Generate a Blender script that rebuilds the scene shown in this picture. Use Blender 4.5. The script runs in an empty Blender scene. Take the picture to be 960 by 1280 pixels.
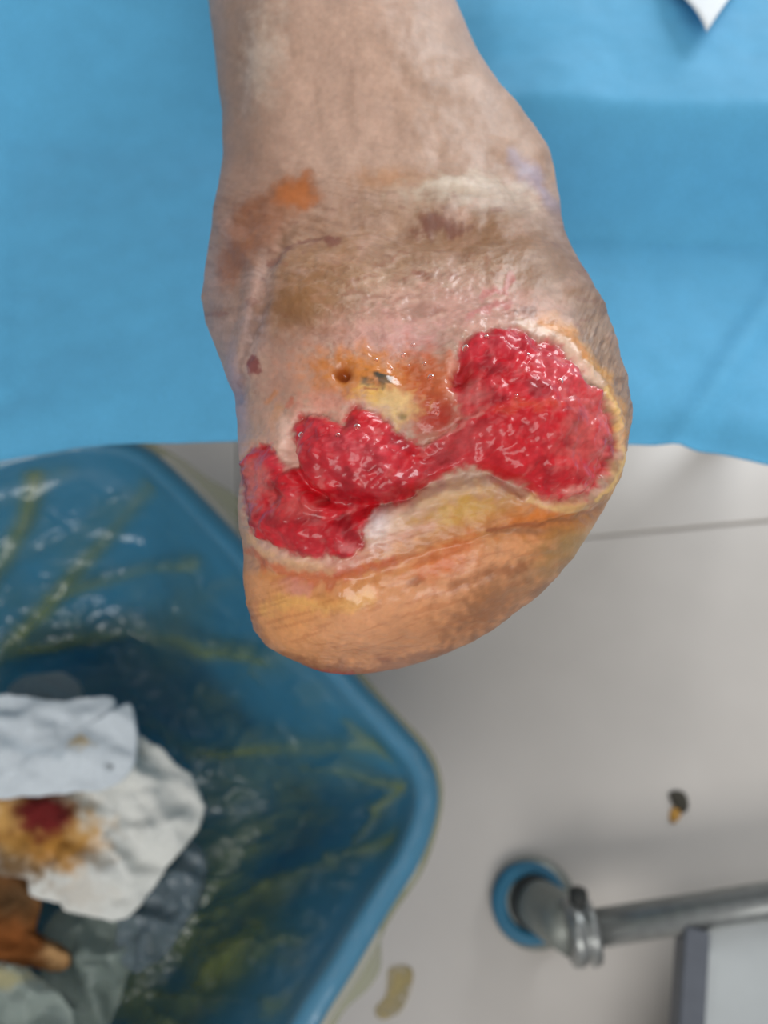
import bpy, math
import numpy as np
from mathutils import Vector, Matrix

# ------------------------------------------------------------------ camera, world, lights, exposure
W, H, F = 960.0, 1280.0, 961.0           # photograph frame and focal length in pixels
CAM = np.array([0.0, 0.0, 0.95])
PITCH = math.radians(66.0)
FWD = np.array([0.0, math.cos(PITCH), -math.sin(PITCH)])
UP = np.array([0.0, math.sin(PITCH), math.cos(PITCH)])
RIGHT = np.array([1.0, 0.0, 0.0])

scene = bpy.context.scene
col = scene.collection
cam_data = bpy.data.cameras.new('camera')
cam_data.sensor_fit = 'VERTICAL'
cam_data.sensor_height = 36.0
cam_data.sensor_width = 27.0
cam_data.lens = F / H * 36.0
cam_data.clip_start = 0.01
cam_data.dof.use_dof = True
cam_data.dof.focus_distance = 0.192
cam_data.dof.aperture_fstop = 10.0
cam = bpy.data.objects.new('camera', cam_data)
cam.location = CAM
cam.rotation_euler = (math.pi / 2 - PITCH, 0, 0)
col.objects.link(cam)
scene.camera = cam

world = bpy.data.worlds.new('room_light')
scene.world = world
world.use_nodes = True
bg = world.node_tree.nodes['Background']
bg.inputs[0].default_value = (0.93, 0.96, 1.0, 1)
bg.inputs[1].default_value = 0.36

def area(name, loc, target, sx, sy, power, color):
    d = bpy.data.lights.new(name, 'AREA')
    d.shape = 'RECTANGLE'; d.size = sx; d.size_y = sy
    d.energy = power; d.color = color
    o = bpy.data.objects.new(name, d)
    o.location = loc
    o.rotation_euler = (Vector(target) - Vector(loc)).to_track_quat('-Z', 'Y').to_euler()
    col.objects.link(o)
    return o
area('ceiling_light', (0.25, 0.7, 2.75), (0.25, 0.7, 0.0), 2.4, 1.2, 10, (1.0, 0.98, 0.95))
area('ceiling_light', (-0.1, -2.1, 2.6), (-0.1, 0.2, 0.2), 2.4, 1.2, 52, (1.0, 0.98, 0.95))  # unseen front panel added to lighten the sole and the floor
area('window_light', (1.5, 2.1, 1.9), (0.0, 0.3, 0.6), 1.0, 1.2, 54, (0.93, 0.97, 1.0))

vs = scene.view_settings
vs.view_transform = 'Standard'
vs.look = 'None'
vs.exposure = -0.12
vs.gamma = 1.0
vs.use_curve_mapping = False

# ------------------------------------------------------------------ helpers: projection, noise, painting
def unproj_z(px, py, z):
    """the world point at height z that a pixel of the photograph shows"""
    r = FWD + (px - 480) / F * RIGHT - (py - 640) / F * UP
    t = (z - CAM[2]) / r[2]
    return CAM + r * t

def proj(P):
    d = P - CAM
    w = d @ FWD
    return 480 + (d @ RIGHT) / w * F, 640 - (d @ UP) / w * F

def lin(c):
    c = np.asarray(c, float) / 255.0
    return np.where(c <= 0.04045, c / 12.92, ((c + 0.055) / 1.055) ** 2.4)

def srgb(c):
    return tuple(lin(c)) + (1.0,)

def hash2(ix, iy, seed):
    h = (ix.astype(np.int64) * 374761393 + iy.astype(np.int64) * 668265263 + seed * 974634777) & 0xffffffff
    h = ((h ^ (h >> 13)) * 1274126177) & 0xffffffff
    h = (h ^ (h >> 16)) & 0xffffffff
    return h / 4294967295.0

def noise2(x, y, seed=0):
    ix = np.floor(x); iy = np.floor(y)
    fx = x - ix; fy = y - iy
    ux = fx * fx * fx * (fx * (fx * 6 - 15) + 10); uy = fy * fy * fy * (fy * (fy * 6 - 15) + 10)
    def g(ax, ay):
        a = hash2(ix + ax, iy + ay, seed) * 2 * np.pi
        return np.cos(a) * (fx - ax) + np.sin(a) * (fy - ay)
    a = g(0, 0); b = g(1, 0); c = g(0, 1); d = g(1, 1)
    return ((a * (1 - ux) + b * ux) * (1 - uy) + (c * (1 - ux) + d * ux) * uy) * 1.5

def fbm(x, y, seed=0, octv=4):
    s = 0; a = 1.0
    for o in range(octv):
        s = s + a * noise2(x * 2 ** o, y * 2 ** o, seed + o * 17)
        a *= 0.5
    return s

def worley(x, y, seed=0):
    ix = np.floor(x); iy = np.floor(y)
    f1 = np.full(x.shape, 9.0); f2 = np.full(x.shape, 9.0); cid = np.zeros(x.shape)
    for dx in (-1, 0, 1):
        for dy in (-1, 0, 1):
            cx = ix + dx; cy = iy + dy
            jx = cx + hash2(cx, cy, seed); jy = cy + hash2(cx, cy, seed + 5)
            d = np.hypot(x - jx, y - jy)
            h = hash2(cx, cy, seed + 9)
            cl = d < f1
            f2 = np.where(cl, f1, np.minimum(f2, d))
            cid = np.where(cl, h, cid)
            f1 = np.minimum(f1, d)
    return f1, f2, cid

def sstep(a, b, x):
    t = np.clip((x - a) / (b - a), 0, 1)
    return t * t * (3 - 2 * t)

def polydist(x, y, pts, closed=False):
    pts = list(pts)
    if closed: pts = pts + [pts[0]]
    best = np.full(x.shape, 1e9)
    for (x0, y0), (x1, y1) in zip(pts[:-1], pts[1:]):
        dx, dy = x1 - x0, y1 - y0
        t = np.clip(((x - x0) * dx + (y - y0) * dy) / (dx * dx + dy * dy + 1e-12), 0, 1)
        best = np.minimum(best, (x - x0 - t * dx) ** 2 + (y - y0 - t * dy) ** 2)
    return np.sqrt(best)

def inside(x, y, pts):
    r = np.zeros(x.shape, bool)
    n = len(pts)
    for i in range(n):
        x0, y0 = pts[i]; x1, y1 = pts[(i + 1) % n]
        if y0 == y1: continue
        c = ((y0 > y) != (y1 > y)) & (x < (x1 - x0) * (y - y0) / (y1 - y0) + x0)
        r ^= c
    return r

def sdf(x, y, pts):
    """distance to a closed outline, positive inside"""
    return np.where(inside(x, y, pts), 1, -1) * polydist(x, y, pts, True)

def catmull(pts, n, closed=True):
    P = np.array(pts, float)
    m = len(P)
    out = []
    segs = m if closed else m - 1
    for i in range(segs):
        if closed:
            p0, p1, p2, p3 = P[(i - 1) % m], P[i], P[(i + 1) % m], P[(i + 2) % m]
        else:
            p0, p1, p2, p3 = P[max(i - 1, 0)], P[i], P[i + 1], P[min(i + 2, m - 1)]
        for t in np.linspace(0, 1, 24, endpoint=False):
            out.append(0.5 * (2 * p1 + (p2 - p0) * t + (2 * p0 - 5 * p1 + 4 * p2 - p3) * t * t + (3 * p1 - p0 - 3 * p2 + p3) * t ** 3))
    if not closed: out.append(P[-1])
    out = np.array(out)
    q = np.vstack([out, out[:1]]) if closed else out
    L = np.r_[0, np.cumsum(np.linalg.norm(np.diff(q, axis=0), axis=1))]
    s = np.linspace(0, L[-1], n, endpoint=not closed)
    return np.stack([np.interp(s, L, q[:, k]) for k in range(P.shape[1])], 1)

class Paint:
    """colour of a surface laid down as overlapping patches, in measured coordinates"""
    def __init__(s, x, y, base, wobble=5.0, scale=30.0, seed=3):
        s.x0, s.y0 = x, y
        s.x = x + wobble * fbm(x / scale, y / scale, seed, 4)
        s.y = y + wobble * fbm(x / scale, y / scale, seed + 50, 4)
        s.c = np.tile(lin(base), (len(x), 1))
        s.n = fbm(x / 14.0, y / 14.0, seed + 90, 4)
    def mix(s, a, c):
        a = np.clip(a, 0, 1)[:, None]
        s.c = s.c * (1 - a) + lin(c) * a
    def blob(s, x, y, rx, ry, c, a=1.0, rot=0, hard=1.0, br=0.0):
        r = math.radians(rot)
        dx, dy = s.x - x, s.y - y
        u = (dx * math.cos(r) + dy * math.sin(r)) / rx
        v = (-dx * math.sin(r) + dy * math.cos(r)) / ry
        d = np.sqrt(u * u + v * v)
        w = 1 - sstep(1 - 0.75 / hard, 1 + 0.55 / hard, d + br * s.n)
        s.mix(w * a, c); return w
    def line(s, pts, w, c, a=1.0, soft=1.0, br=0.0):
        d = polydist(s.x, s.y, pts)
        k = 1 - sstep(w * (1 - soft * 0.8), w * (1 + soft * 0.4), d + br * s.n * w)
        s.mix(k * a, c); return k
    def poly(s, pts, c, a=1.0, soft=8.0, br=0.0):
        d = sdf(s.x, s.y, pts)
        k = sstep(-soft, soft, d + br * s.n)
        s.mix(k * a, c); return k

# ------------------------------------------------------------------ helpers: objects and materials
def mesh_obj(name, V, Fc, mat=None, parent=None, smooth=True, colors=None, attrs=None):
    me = bpy.data.meshes.new(name)
    V = np.asarray(V, np.float32)
    if isinstance(Fc, np.ndarray):
        n = Fc.shape[1]
        me.vertices.add(len(V)); me.vertices.foreach_set('co', V.ravel())
        me.loops.add(Fc.size); me.loops.foreach_set('vertex_index', Fc.astype(np.int32).ravel())
        me.polygons.add(len(Fc)); me.polygons.foreach_set('loop_start', np.arange(0, Fc.size, n, dtype=np.int32))
        me.update(calc_edges=True); me.validate()
    else:
        me.from_pydata(V.tolist(), [], Fc); me.update()
    if smooth: me.polygons.foreach_set('use_smooth', np.ones(len(me.polygons), bool))
    if colors is not None:
        a = me.color_attributes.new('col', 'FLOAT_COLOR', 'POINT')
        a.data.foreach_set('color', np.c_[colors, np.ones(len(colors))].astype(np.float32).ravel())
    for k, v in (attrs or {}).items():
        a = me.attributes.new(k, 'FLOAT', 'POINT'); a.data.foreach_set('value', np.asarray(v, np.float32))
    if mat: me.materials.append(mat)
    o = bpy.data.objects.new(name, me); col.objects.link(o)
    if parent: o.parent = parent
    return o

def tag(o, label=None, cat=None, group=None, kind=None):
    for k, v in (('label', label), ('category', cat), ('group', group), ('kind', kind)):
        if v: o[k] = v
    return o

def empty(name, loc=(0, 0, 0)):
    o = bpy.data.objects.new(name, None); o.location = loc; o.empty_display_size = 0.02
    col.objects.link(o); return o

def put(o, root):
    """parent a mesh that is already in world coordinates"""
    o.parent = root
    o.matrix_parent_inverse = Matrix.Translation(root.location).inverted()
    return o

def grid_faces(nr, nc, wrap=True):
    i = np.arange(nr - 1)[:, None]; j = np.arange(nc if wrap else nc - 1)[None, :]
    j2 = (j + 1) % nc
    a = i * nc + j; b = i * nc + j2; c = (i + 1) * nc + j2; d = (i + 1) * nc + j
    return np.stack([a, b, c, d], -1).reshape(-1, 4)

def loft(rings, cap0=True, cap1=True):
    """closed loft of equal point rings"""
    nr, nc = len(rings), len(rings[0])
    V = [tuple(p) for r in rings for p in r]
    Fs = [tuple(int(k) for k in f) for f in grid_faces(nr, nc)]
    if cap0: Fs.append(tuple(range(nc))[::-1])
    if cap1: Fs.append(tuple(range((nr - 1) * nc, nr * nc)))
    return V, Fs

def tube(p0, p1, prof, n=32):
    """lathe: prof = list of (t along p0-p1, radius)"""
    p0 = np.array(p0, float); p1 = np.array(p1, float)
    a = p1 - p0; L = np.linalg.norm(a); a /= L
    h = np.array([0, 0, 1.0]) if abs(a[2]) < 0.9 else np.array([1.0, 0, 0])
    u = np.cross(a, h); u /= np.linalg.norm(u); v = np.cross(a, u)
    th = np.linspace(0, 2 * np.pi, n, endpoint=False)
    return loft([p0 + a * t * L + r * (np.cos(th)[:, None] * u + np.sin(th)[:, None] * v) for t, r in prof])

def bar(p0, p1, w, h, bev=0.0015):
    """square bar with bevelled edges, h measured upwards"""
    p0 = np.array(p0, float); p1 = np.array(p1, float)
    a = (p1 - p0) / np.linalg.norm(p1 - p0)
    u = np.cross(a, [0, 0, 1.0]); u /= np.linalg.norm(u); v = np.cross(u, a)
    def ring(c, k):
        W2, H2 = w / 2 - k, h / 2 - k
        s = [(W2 - bev, H2), (W2, H2 - bev), (W2, -H2 + bev), (W2 - bev, -H2), (-W2 + bev, -H2), (-W2, -H2 + bev), (-W2, H2 - bev), (-W2 + bev, H2)]
        return [c + u * x + v * y for x, y in s]
    return loft([ring(p0, bev), ring(p0 + a * bev, 0), ring(p1 - a * bev, 0), ring(p1, bev)])

def principled(name, base=(200, 200, 200), rough=0.5, metal=0.0, attr=False, **kw):
    m = bpy.data.materials.new(name); m.use_nodes = True
    nt = m.node_tree; b = nt.nodes['Principled BSDF']
    b.inputs['Base Color'].default_value = srgb(base)
    b.inputs['Roughness'].default_value = rough
    b.inputs['Metallic'].default_value = metal
    for k, v in kw.items(): b.inputs[k.replace('_', ' ')].default_value = v
    if attr:
        a = nt.nodes.new('ShaderNodeAttribute'); a.attribute_name = 'col'
        nt.links.new(a.outputs['Color'], b.inputs['Base Color'])
    return m, nt, b

def vary(nt, b, scale, amount, detail=6, src=None):
    """multiply the base colour with procedural grain"""
    tc = nt.nodes.new('ShaderNodeTexCoord'); n = nt.nodes.new('ShaderNodeTexNoise')
    n.inputs['Scale'].default_value = scale; n.inputs['Detail'].default_value = detail
    r = nt.nodes.new('ShaderNodeMapRange')
    r.inputs['From Min'].default_value = 0.3; r.inputs['From Max'].default_value = 0.7
    r.inputs['To Min'].default_value = 1 - amount; r.inputs['To Max'].default_value = 1 + amount
    x = nt.nodes.new('ShaderNodeVectorMath'); x.operation = 'SCALE'
    nt.links.new(tc.outputs['Object'], n.inputs['Vector']); nt.links.new(n.outputs['Fac'], r.inputs['Value'])
    s = b.inputs['Base Color']
    if s.is_linked: nt.links.new(s.links[0].from_socket, x.inputs[0])
    else: x.inputs[0].default_value = s.default_value[:3]
    nt.links.new(r.outputs['Result'], x.inputs['Scale']); nt.links.new(x.outputs['Vector'], s)
    return n

def bump(nt, b, scale, strength, dist, detail=4, stretch=None):
    tc = nt.nodes.new('ShaderNodeTexCoord'); n = nt.nodes.new('ShaderNodeTexNoise')
    n.inputs['Scale'].default_value = scale; n.inputs['Detail'].default_value = detail
    k = nt.nodes.new('ShaderNodeBump'); k.inputs['Strength'].default_value = strength; k.inputs['Distance'].default_value = dist
    nt.links.new(tc.outputs['Object'], n.inputs['Vector']); nt.links.new(n.outputs['Fac'], k.inputs['Height'])
    nt.links.new(k.outputs['Normal'], b.inputs['Normal'])

# ------------------------------------------------------------------ floor of large tiles
m_joint, nt, b = principled('tile_joint', (166, 160, 152), 0.8); vary(nt, b, 40, 0.1)
m_tile, nt, b = principled('tile', (200, 193, 186), 0.3); vary(nt, b, 9, 0.035); bump(nt, b, 6, 0.04, 0.01)
fl = mesh_obj('floor', [(-2.6, -1.6, -0.03), (2.6, -1.6, -0.03), (2.6, 3.2, -0.03), (-2.6, 3.2, -0.03),
                        (-2.6, -1.6, -0.004), (2.6, -1.6, -0.004), (2.6, 3.2, -0.004), (-2.6, 3.2, -0.004)],
              [(3, 2, 1, 0), (4, 5, 6, 7), (0, 1, 5, 4), (1, 2, 6, 5), (2, 3, 7, 6), (3, 0, 4, 7)], m_joint, smooth=False)
tag(fl, 'pale grey beige tiled floor', None, None, 'structure')
ja = unproj_z(740, 671, 0); jb = unproj_z(960, 651, 0)      # the joint seen right of the foot
ang = math.atan2(jb[1] - ja[1], jb[0] - ja[0])
T = 0.80; g = 0.0012; bv = 0.002
def tile_mesh():
    a = T / 2 - g; c = a - bv
    V = [(-a, -a, -0.012), (a, -a, -0.012), (a, a, -0.012), (-a, a, -0.012),
         (-a, -a, -bv), (a, -a, -bv), (a, a, -bv), (-a, a, -bv), (-c, -c, 0), (c, -c, 0), (c, c, 0), (-c, c, 0)]
    Fs = [(3, 2, 1, 0), (8, 9, 10, 11)]
    for k in range(4):
        l = (k + 1) % 4
        Fs += [(k, l, 4 + l, 4 + k), (4 + k, 4 + l, 8 + l, 8 + k)]
    return V, Fs
tm = None
ux = np.array([math.cos(ang), math.sin(ang)]); uy = np.array([-math.sin(ang), math.cos(ang)])
org = ja[:2] + ux * (-0.47)
for i in range(-3, 3):
    for j in range(-2, 3):
        c = org + ux * (i + 0.5) * T + uy * (j + 0.5) * T
        if abs(c[0]) > 2.0 or not (-1.1 < c[1] < 2.6): continue
        if tm is None:
            o = mesh_obj('tile', *tile_mesh(), m_tile, smooth=False); tm = o.data
        else:
            o = bpy.data.objects.new('tile', tm); col.objects.link(o)
        o.location = (c[0], c[1], 0); o.rotation_euler = (0, 0, ang); o.parent = fl

# ------------------------------------------------------------------ treatment bed: mattress on a frame, and the blue drape over it
def drape_z(X, Y):
    """height of the drape: low front part, then a rise on to the raised pad"""
    right = sstep(-0.06, 0.10, X)
    t = sstep(0.318, 0.372, Y + 0.10 * (X - 0.15) + 0.006 * np.sin(X * 14))
    z = 0.615 + 0.052 * t * right + (0.042 + 0.05 * (1 - sstep(-0.32, -0.12, X))) * sstep(0.385, 0.54, Y) * (1 - right)
    z = z + 0.0030 * fbm(X * 7 + 3, Y * 7, 11, 3) + 0.0010 * fbm(X * 26, Y * 26, 12, 3)
    # pressed fold lines of the packed sheet
    for p0, p1, h in (((0.235, 0.31), (0.105, 0.13), 0.0028), ((-0.245, 0.48), (-0.20, 0.22), 0.0025), ((0.33, 0.42), (0.52, 0.13), 0.003)):
        d = polydist(X, Y, [p0, p1])
        z = z + h * np.exp(-(d / 0.006) ** 2) - 0.5 * h * np.exp(-((d - 0.012) / 0.010) ** 2)
    return z
m_drape, nt, b = principled('drape_fabric', (82, 164, 206), 0.75)
b.inputs['Sheen Weight'].default_value = 0.15
vary(nt, b, 900, 0.07, 3); vary(nt, b, 60, 0.04, 3); bump(nt, b, 700, 0.15, 0.0006, 3)
edge_px = [(-700, 640), (-300, 600), (-100, 582), (0, 571), (70, 562), (135, 552), (300, 550), (480, 548), (700, 549), (800, 551), (850, 556), (900, 565), (960, 580), (1080, 606), (1500, 690)]
eX = np.array([unproj_z(x, y, 0.612) for x, y in edge_px])
nx, ny = 340, 300
X = np.linspace(-0.62, 0.62, nx)
y0 = np.interp(X, eX[:, 0], eX[:, 1])
s = np.linspace(0, 1, ny) ** 1.25
XX = np.repeat(X[None], ny, 0); YY = y0[None] + s[:, None] * (0.955 - y0[None])
ZZ = drape_z(XX.ravel(), YY.ravel()).reshape(ny, nx)
dist = YY - y0[None]
ZZ = ZZ - 0.006 * np.exp(-(dist / 0.012) ** 2)
top = np.stack([XX, YY, ZZ], -1).reshape(-1, 3)
dr = mesh_obj('surgical_drape', top, grid_faces(ny, nx, False), m_drape)
sm = dr.modifiers.new('thickness', 'SOLIDIFY'); sm.thickness = 0.0012; sm.offset = 1
tag(dr, 'light blue disposable drape sheet spread under the foot', 'drape')

m_matt, nt, b = principled('mattress_vinyl', (120, 130, 135), 0.45); vary(nt, b, 30, 0.05)
m_steel, nt, b = principled('steel', (158, 160, 158), 0.33, 0.75); vary(nt, b, 70, 0.12); bump(nt, b, 300, 0.05, 0.0005)
bed = empty('treatment_bed', (0, 0.6, 0))
bx = np.linspace(-0.56, 0.56, 40)
by = np.linspace(0.262, 0.93, 60)
BX, BY = np.meshgrid(bx, by)
BZ = drape_z(BX.ravel(), BY.ravel()).reshape(BX.shape) - 0.012
rim = np.minimum.reduce([BX - bx[0], bx[-1] - BX, BY - by[0], by[-1] - BY])
BZ = BZ - 0.012 * np.exp(-(rim / 0.015) ** 2)
nb = BX.size
Vt = np.stack([BX, BY, BZ], -1).reshape(-1, 3); Vb = Vt.copy(); Vb[:, 2] = 0.55
Fg = grid_faces(60, 40, False)
border = [i for i in range(40)] + [r * 40 + 39 for r in range(1, 60)] + [59 * 40 + c for c in range(38, -1, -1)] + [r * 40 for r in range(58, 0, -1)]
side = [(border[k] + nb, border[(k + 1) % len(border)] + nb, border[(k + 1) % len(border)], border[k]) for k in range(len(border))]
put(mesh_obj('mattress', np.vstack([Vt, Vb]), np.vstack([Fg, Fg[:, ::-1] + nb, np.array(side)]), m_matt), bed)
for a, c in (((-0.54, 0.36, 0.53), (0.54, 0.36, 0.53)), ((-0.54, 0.90, 0.53), (0.54, 0.90, 0.53)), ((-0.54, 0.38, 0.53), (-0.54, 0.88, 0.53)), ((0.54, 0.38, 0.53), (0.54, 0.88, 0.53))):
    put(mesh_obj('frame_rail', *bar(a, c, 0.04, 0.04), m_steel, smooth=False), bed)
for x in (-0.52, 0.52):
    for y in (0.60, 0.90):
        put(mesh_obj('leg', *tube((x, y, 0.0), (x, y, 0.515), [(0, 0.022), (0.01, 0.024), (0.05, 0.024), (0.051, 0.019), (1, 0.019)], 20), m_steel), bed)
tag(bed, 'grey padded treatment bed hidden beneath the blue drape', 'bed')

# white paper corner lying on the raised part of the drape
m_paper, nt, b = principled('paper', (226, 232, 236), 0.7); vary(nt, b, 200, 0.03); bump(nt, b, 90, 0.1, 0.001)
tip = unproj_z(884, 38, 0.679); pl = unproj_z(836, -20, 0.676); pr = unproj_z(927, -22, 0.676)
n = 24; V = []
for i in range(n):
    for j in range(n):
        a, c = i / (n - 1), j / (n - 1)
        p = tip + (pl - tip) * a * 1.9 + (pr - tip) * c * 1.9
        V.append((p[0], p[1], float(drape_z(np.array([p[0]]), np.array([p[1]]))[0]) + 0.0052 + 0.006 * math.exp(-((a + c) / 0.5) ** 2) + 0.0015 * math.sin(5 * a + 3 * c)))
ps = mesh_obj('paper_sheet', V, grid_faces(n, n, False), m_paper)
sm = ps.modifiers.new('thickness', 'SOLIDIFY'); sm.thickness = 0.0008; sm.offset = 1
tag(ps, 'white paper corner lying on the blue drape at top right', 'paper')

# ------------------------------------------------------------------ lower leg and foot stump
SIL_L = [(-420, 290), (-250, 262), (-100, 246), (0, 260), (60, 268), (120, 273), (150, 277), (200, 277), (230, 273), (270, 265), (310, 258), (350, 252), (380, 250), (410, 256), (440, 268), (470, 280), (500, 292), (530, 297), (560, 298), (580, 301), (600, 302), (640, 302), (680, 303), (720, 304), (750, 309), (780, 319), (800, 333), (815, 352), (828, 374), (836, 395), (841, 425), (843, 446)]
SIL_R = [(-420, 490), (-250, 512), (-100, 540), (0, 574), (50, 597), (100, 622), (140, 652), (160, 672), (180, 686), (200, 695), (220, 700), (260, 701), (280, 704), (300, 711), (330, 727), (360, 745), (400, 764), (440, 777), (480, 786), (520, 788), (560, 785), (600, 773), (640, 755), (660, 744), (690, 723), (720, 700), (750, 672), (780, 630), (800, 598), (815, 565), (828, 530), (838, 482), (843, 446)]
TAB = np.array([  # row, depth of the widest line, thickness to the front, thickness to the back (metres)
    (-420, .500, .050, .050), (-250, .420, .052, .052), (-100, .355, .050, .052), (0, .315, .047, .050), (100, .288, .043, .050),
    (200, .272, .0375, .052), (250, .266, .0365, .055), (300, .260, .038, .060), (350, .252, .0405, .065), (400, .243, .0440, .068),
    (450, .234, .0455, .070), (500, .229, .0460, .070), (560, .226, .0460, .065), (620, .225, .0455, .060), (680, .226, .0430, .052),
    (740, .229, .0370, .042), (790, .234, .0280, .028), (825, .238, .0165, .015), (838, .2395, .0080, .007), (843, .240, .0, .0)])
def smooth_interp(x, xs, ys):
    """monotone-ish cubic through the table"""
    xs = np.asarray(xs, float); ys = np.asarray(ys, float)
    m = np.gradient(ys, xs)
    i = np.clip(np.searchsorted(xs, x) - 1, 0, len(xs) - 2)
    h = xs[i + 1] - xs[i]; t = np.clip((x - xs[i]) / h, 0, 1)
    return (ys[i] * (2 * t ** 3 - 3 * t ** 2 + 1) + h * m[i] * (t ** 3 - 2 * t ** 2 + t) + ys[i + 1] * (-2 * t ** 3 + 3 * t ** 2) + h * m[i + 1] * (t ** 3 - t ** 2))
SL = np.array(SIL_L, float); SR = np.array(SIL_R, float)

def foot_rings(py, phi, cl, cr, cb):
    """rings of the limb: row by row half widths and thickness, all in metres"""
    pyq = np.where(py > 640, 640 + (py - 640) * cb, py)
    D = smooth_interp(py, TAB[:, 0], TAB[:, 1])
    bf = np.maximum(np.interp(py, TAB[:, 0], TAB[:, 2]), 0)
    bb = np.maximum(np.interp(py, TAB[:, 0], TAB[:, 3]), 0)
    tail = py > 620
    q = np.sqrt(np.clip(1 - ((py - 620) / 223.0) ** 2, 0, 1))
    bf = np.where(tail, 0.0455 * q, bf); bb = np.where(tail, 0.060 * q, bb)
    l = np.interp(py, SL[:, 0], SL[:, 1]) + np.interp(py, cl[0], cl[1])
    r = np.interp(py, SR[:, 0], SR[:, 1]) + np.interp(py, cr[0], cr[1])
    half = np.maximum(r - l, 0) / 2 * D / F
    cx = ((l + r) / 2 - 480) * D / F
    v = (640 - pyq) * D / F
    n = 2.0 + 0.45 * sstep(300, 480, py) * (1 - sstep(700, 840, py))
    c, s_ = np.cos(phi)[None], np.sin(phi)[None]
    e = (2 / n)[:, None]
    U = cx[:, None] + half[:, None] * np.sign(c) * np.abs(c) ** e
    Wd = np.where(s_ >= 0, bf[:, None], bb[:, None]) * np.sign(s_) * np.abs(s_) ** e
    depth = D[:, None] - Wd
    return CAM + U[..., None] * RIGHT + v[:, None, None] * UP + depth[..., None] * FWD

# fit the ring widths so that the outline seen equals the measured one
cpy = np.r_[-420, np.arange(-300, 0, 100), np.arange(0, 830, 20), 830, 836, 840, 843].astype(float)
cl = [cpy, np.zeros(len(cpy))]; cr = [cpy, np.zeros(len(cpy))]; cb = 1.0
rows = np.r_[np.linspace(-200, 700, 240), 700 + 143 * np.sin(np.linspace(0.01, 1, 90) * np.pi / 2)]
ph = np.linspace(0, 2 * np.pi, 160, endpoint=False)
for it in range(7):
    P = foot_rings(rows, ph, cl, cr, cb)
    qx, qy = proj(P.reshape(-1, 3))
    qy_max = qy.max()
    cb *= 1 - 0.7 * (qy_max - 843) / 203.0
    for k, y in enumerate(cpy):
        if y < 0 or y > 832: continue
        w = 6 if y < 790 else 2.5
        sel = np.abs(qy - y) < w
        if sel.sum() < 10: continue
        cl[1][k] += 0.7 * (np.interp(y, SL[:, 0], SL[:, 1]) - qx[sel].min())
        cr[1][k] += 0.7 * (np.interp(y, SR[:, 0], SR[:, 1]) - qx[sel].max())
    for cc in (cl, cr):
        a = cc[1]; a[cpy < 0] = a[cpy == 0][0]; a[cpy > 832] = a[cpy <= 832][-1] * 0.5
        a[1:-1] = 0.15 * a[:-2] + 0.7 * a[1:-1] + 0.15 * a[2:]

for cc in (cl, cr):
    for it in range(12):
        a = cc[1].copy(); a[1:-1] = 0.25 * cc[1][:-2] + 0.5 * cc[1][1:-1] + 0.25 * cc[1][2:]
        cc[1] = np.where(cpy < 250, a, cc[1])

NF, NB = 400, 80
phi = np.r_[np.linspace(0, np.pi, NF, endpoint=False), np.linspace(np.pi, 2 * np.pi, NB, endpoint=False)]
rows = np.r_[np.linspace(-420, -20, 24, endpoint=False), np.linspace(-20, 690, 470, endpoint=False), 690 + 153 * np.sin(np.linspace(0, 1, 120) * np.pi / 2)]
NRW, NC = len(rows), len(phi)
P = foot_rings(rows, phi, cl, cr, cb)
du = np.roll(P, -1, 1) - np.roll(P, 1, 1); dv = np.gradient(P, axis=0)
N = np.cross(dv, du); N /= np.maximum(np.linalg.norm(N, axis=-1, keepdims=True), 1e-12)
cen = P.mean(1, keepdims=True)
if (np.sum(N * (P - cen), -1)).mean() < 0: N = -N
N[-1] = N[-2].mean(0)
V0 = P.reshape(-1, 3); N = N.reshape(-1, 3)
qx, qy = proj(V0)
view = CAM - V0; view /= np.linalg.norm(view, axis=1, keepdims=True)
facing = np.sum(N * view, 1)
front = facing > -0.15
x, y = qx.copy(), qy.copy()
x[~front] = 3000 + x[~front]       # the far side keeps plain skin

WOUND = [(337, 554), (355, 570), (363, 588), (373, 583), (368, 557), (368, 531), (379, 519), (402, 519), (415, 525), (431, 531), (434, 514), (446, 506), (459, 512), (477, 520), (496, 537), (511, 546), (532, 553), (560, 538), (580, 524), (573, 503), (564, 480), (569, 463), (572, 448), (577, 431), (593, 416), (616, 412), (637, 415), (654, 418), (672, 431), (686, 429), (701, 445), (718, 469), (724, 483), (744, 492), (753, 515), (763, 542), (765, 562), (756, 588), (742, 606), (724, 620), (695, 623), (669, 620), (654, 606), (631, 600), (607, 588), (584, 582), (561, 591), (537, 606), (522, 618), (503, 631), (472, 633), (459, 650), (451, 666), (457, 676), (446, 695), (428, 697), (389, 696), (360, 687), (329, 675), (316, 658), (309, 632), (305, 598), (307, 577), (319, 559)]
wx = x + 3.0 * fbm(x / 14, y / 14, 31, 3); wy = y + 3.0 * fbm(x / 14, y / 14, 37, 3)
wd = sdf(wx, wy, WOUND)                      # pixels inside the wound edge
wm = sstep(-2.5, 3.0, wd)

# --- relief, in metres along the normal
def G(x0, y0, rx, ry, rot=0):
    r = math.radians(rot); dx, dy = x - x0, y - y0
    u = (dx * math.cos(r) + dy * math.sin(r)) / rx; v = (-dx * math.sin(r) + dy * math.cos(r)) / ry
    return np.exp(-(u * u + v * v))
def groove(pts, w):
    xx = x + 3 * fbm(x / 22, y / 22, 71, 3); yy = y + 3 * fbm(x / 22, y / 22, 77, 3)
    return np.exp(-(polydist(xx, yy, pts) / w) ** 2)
h = np.zeros(len(x))
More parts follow.
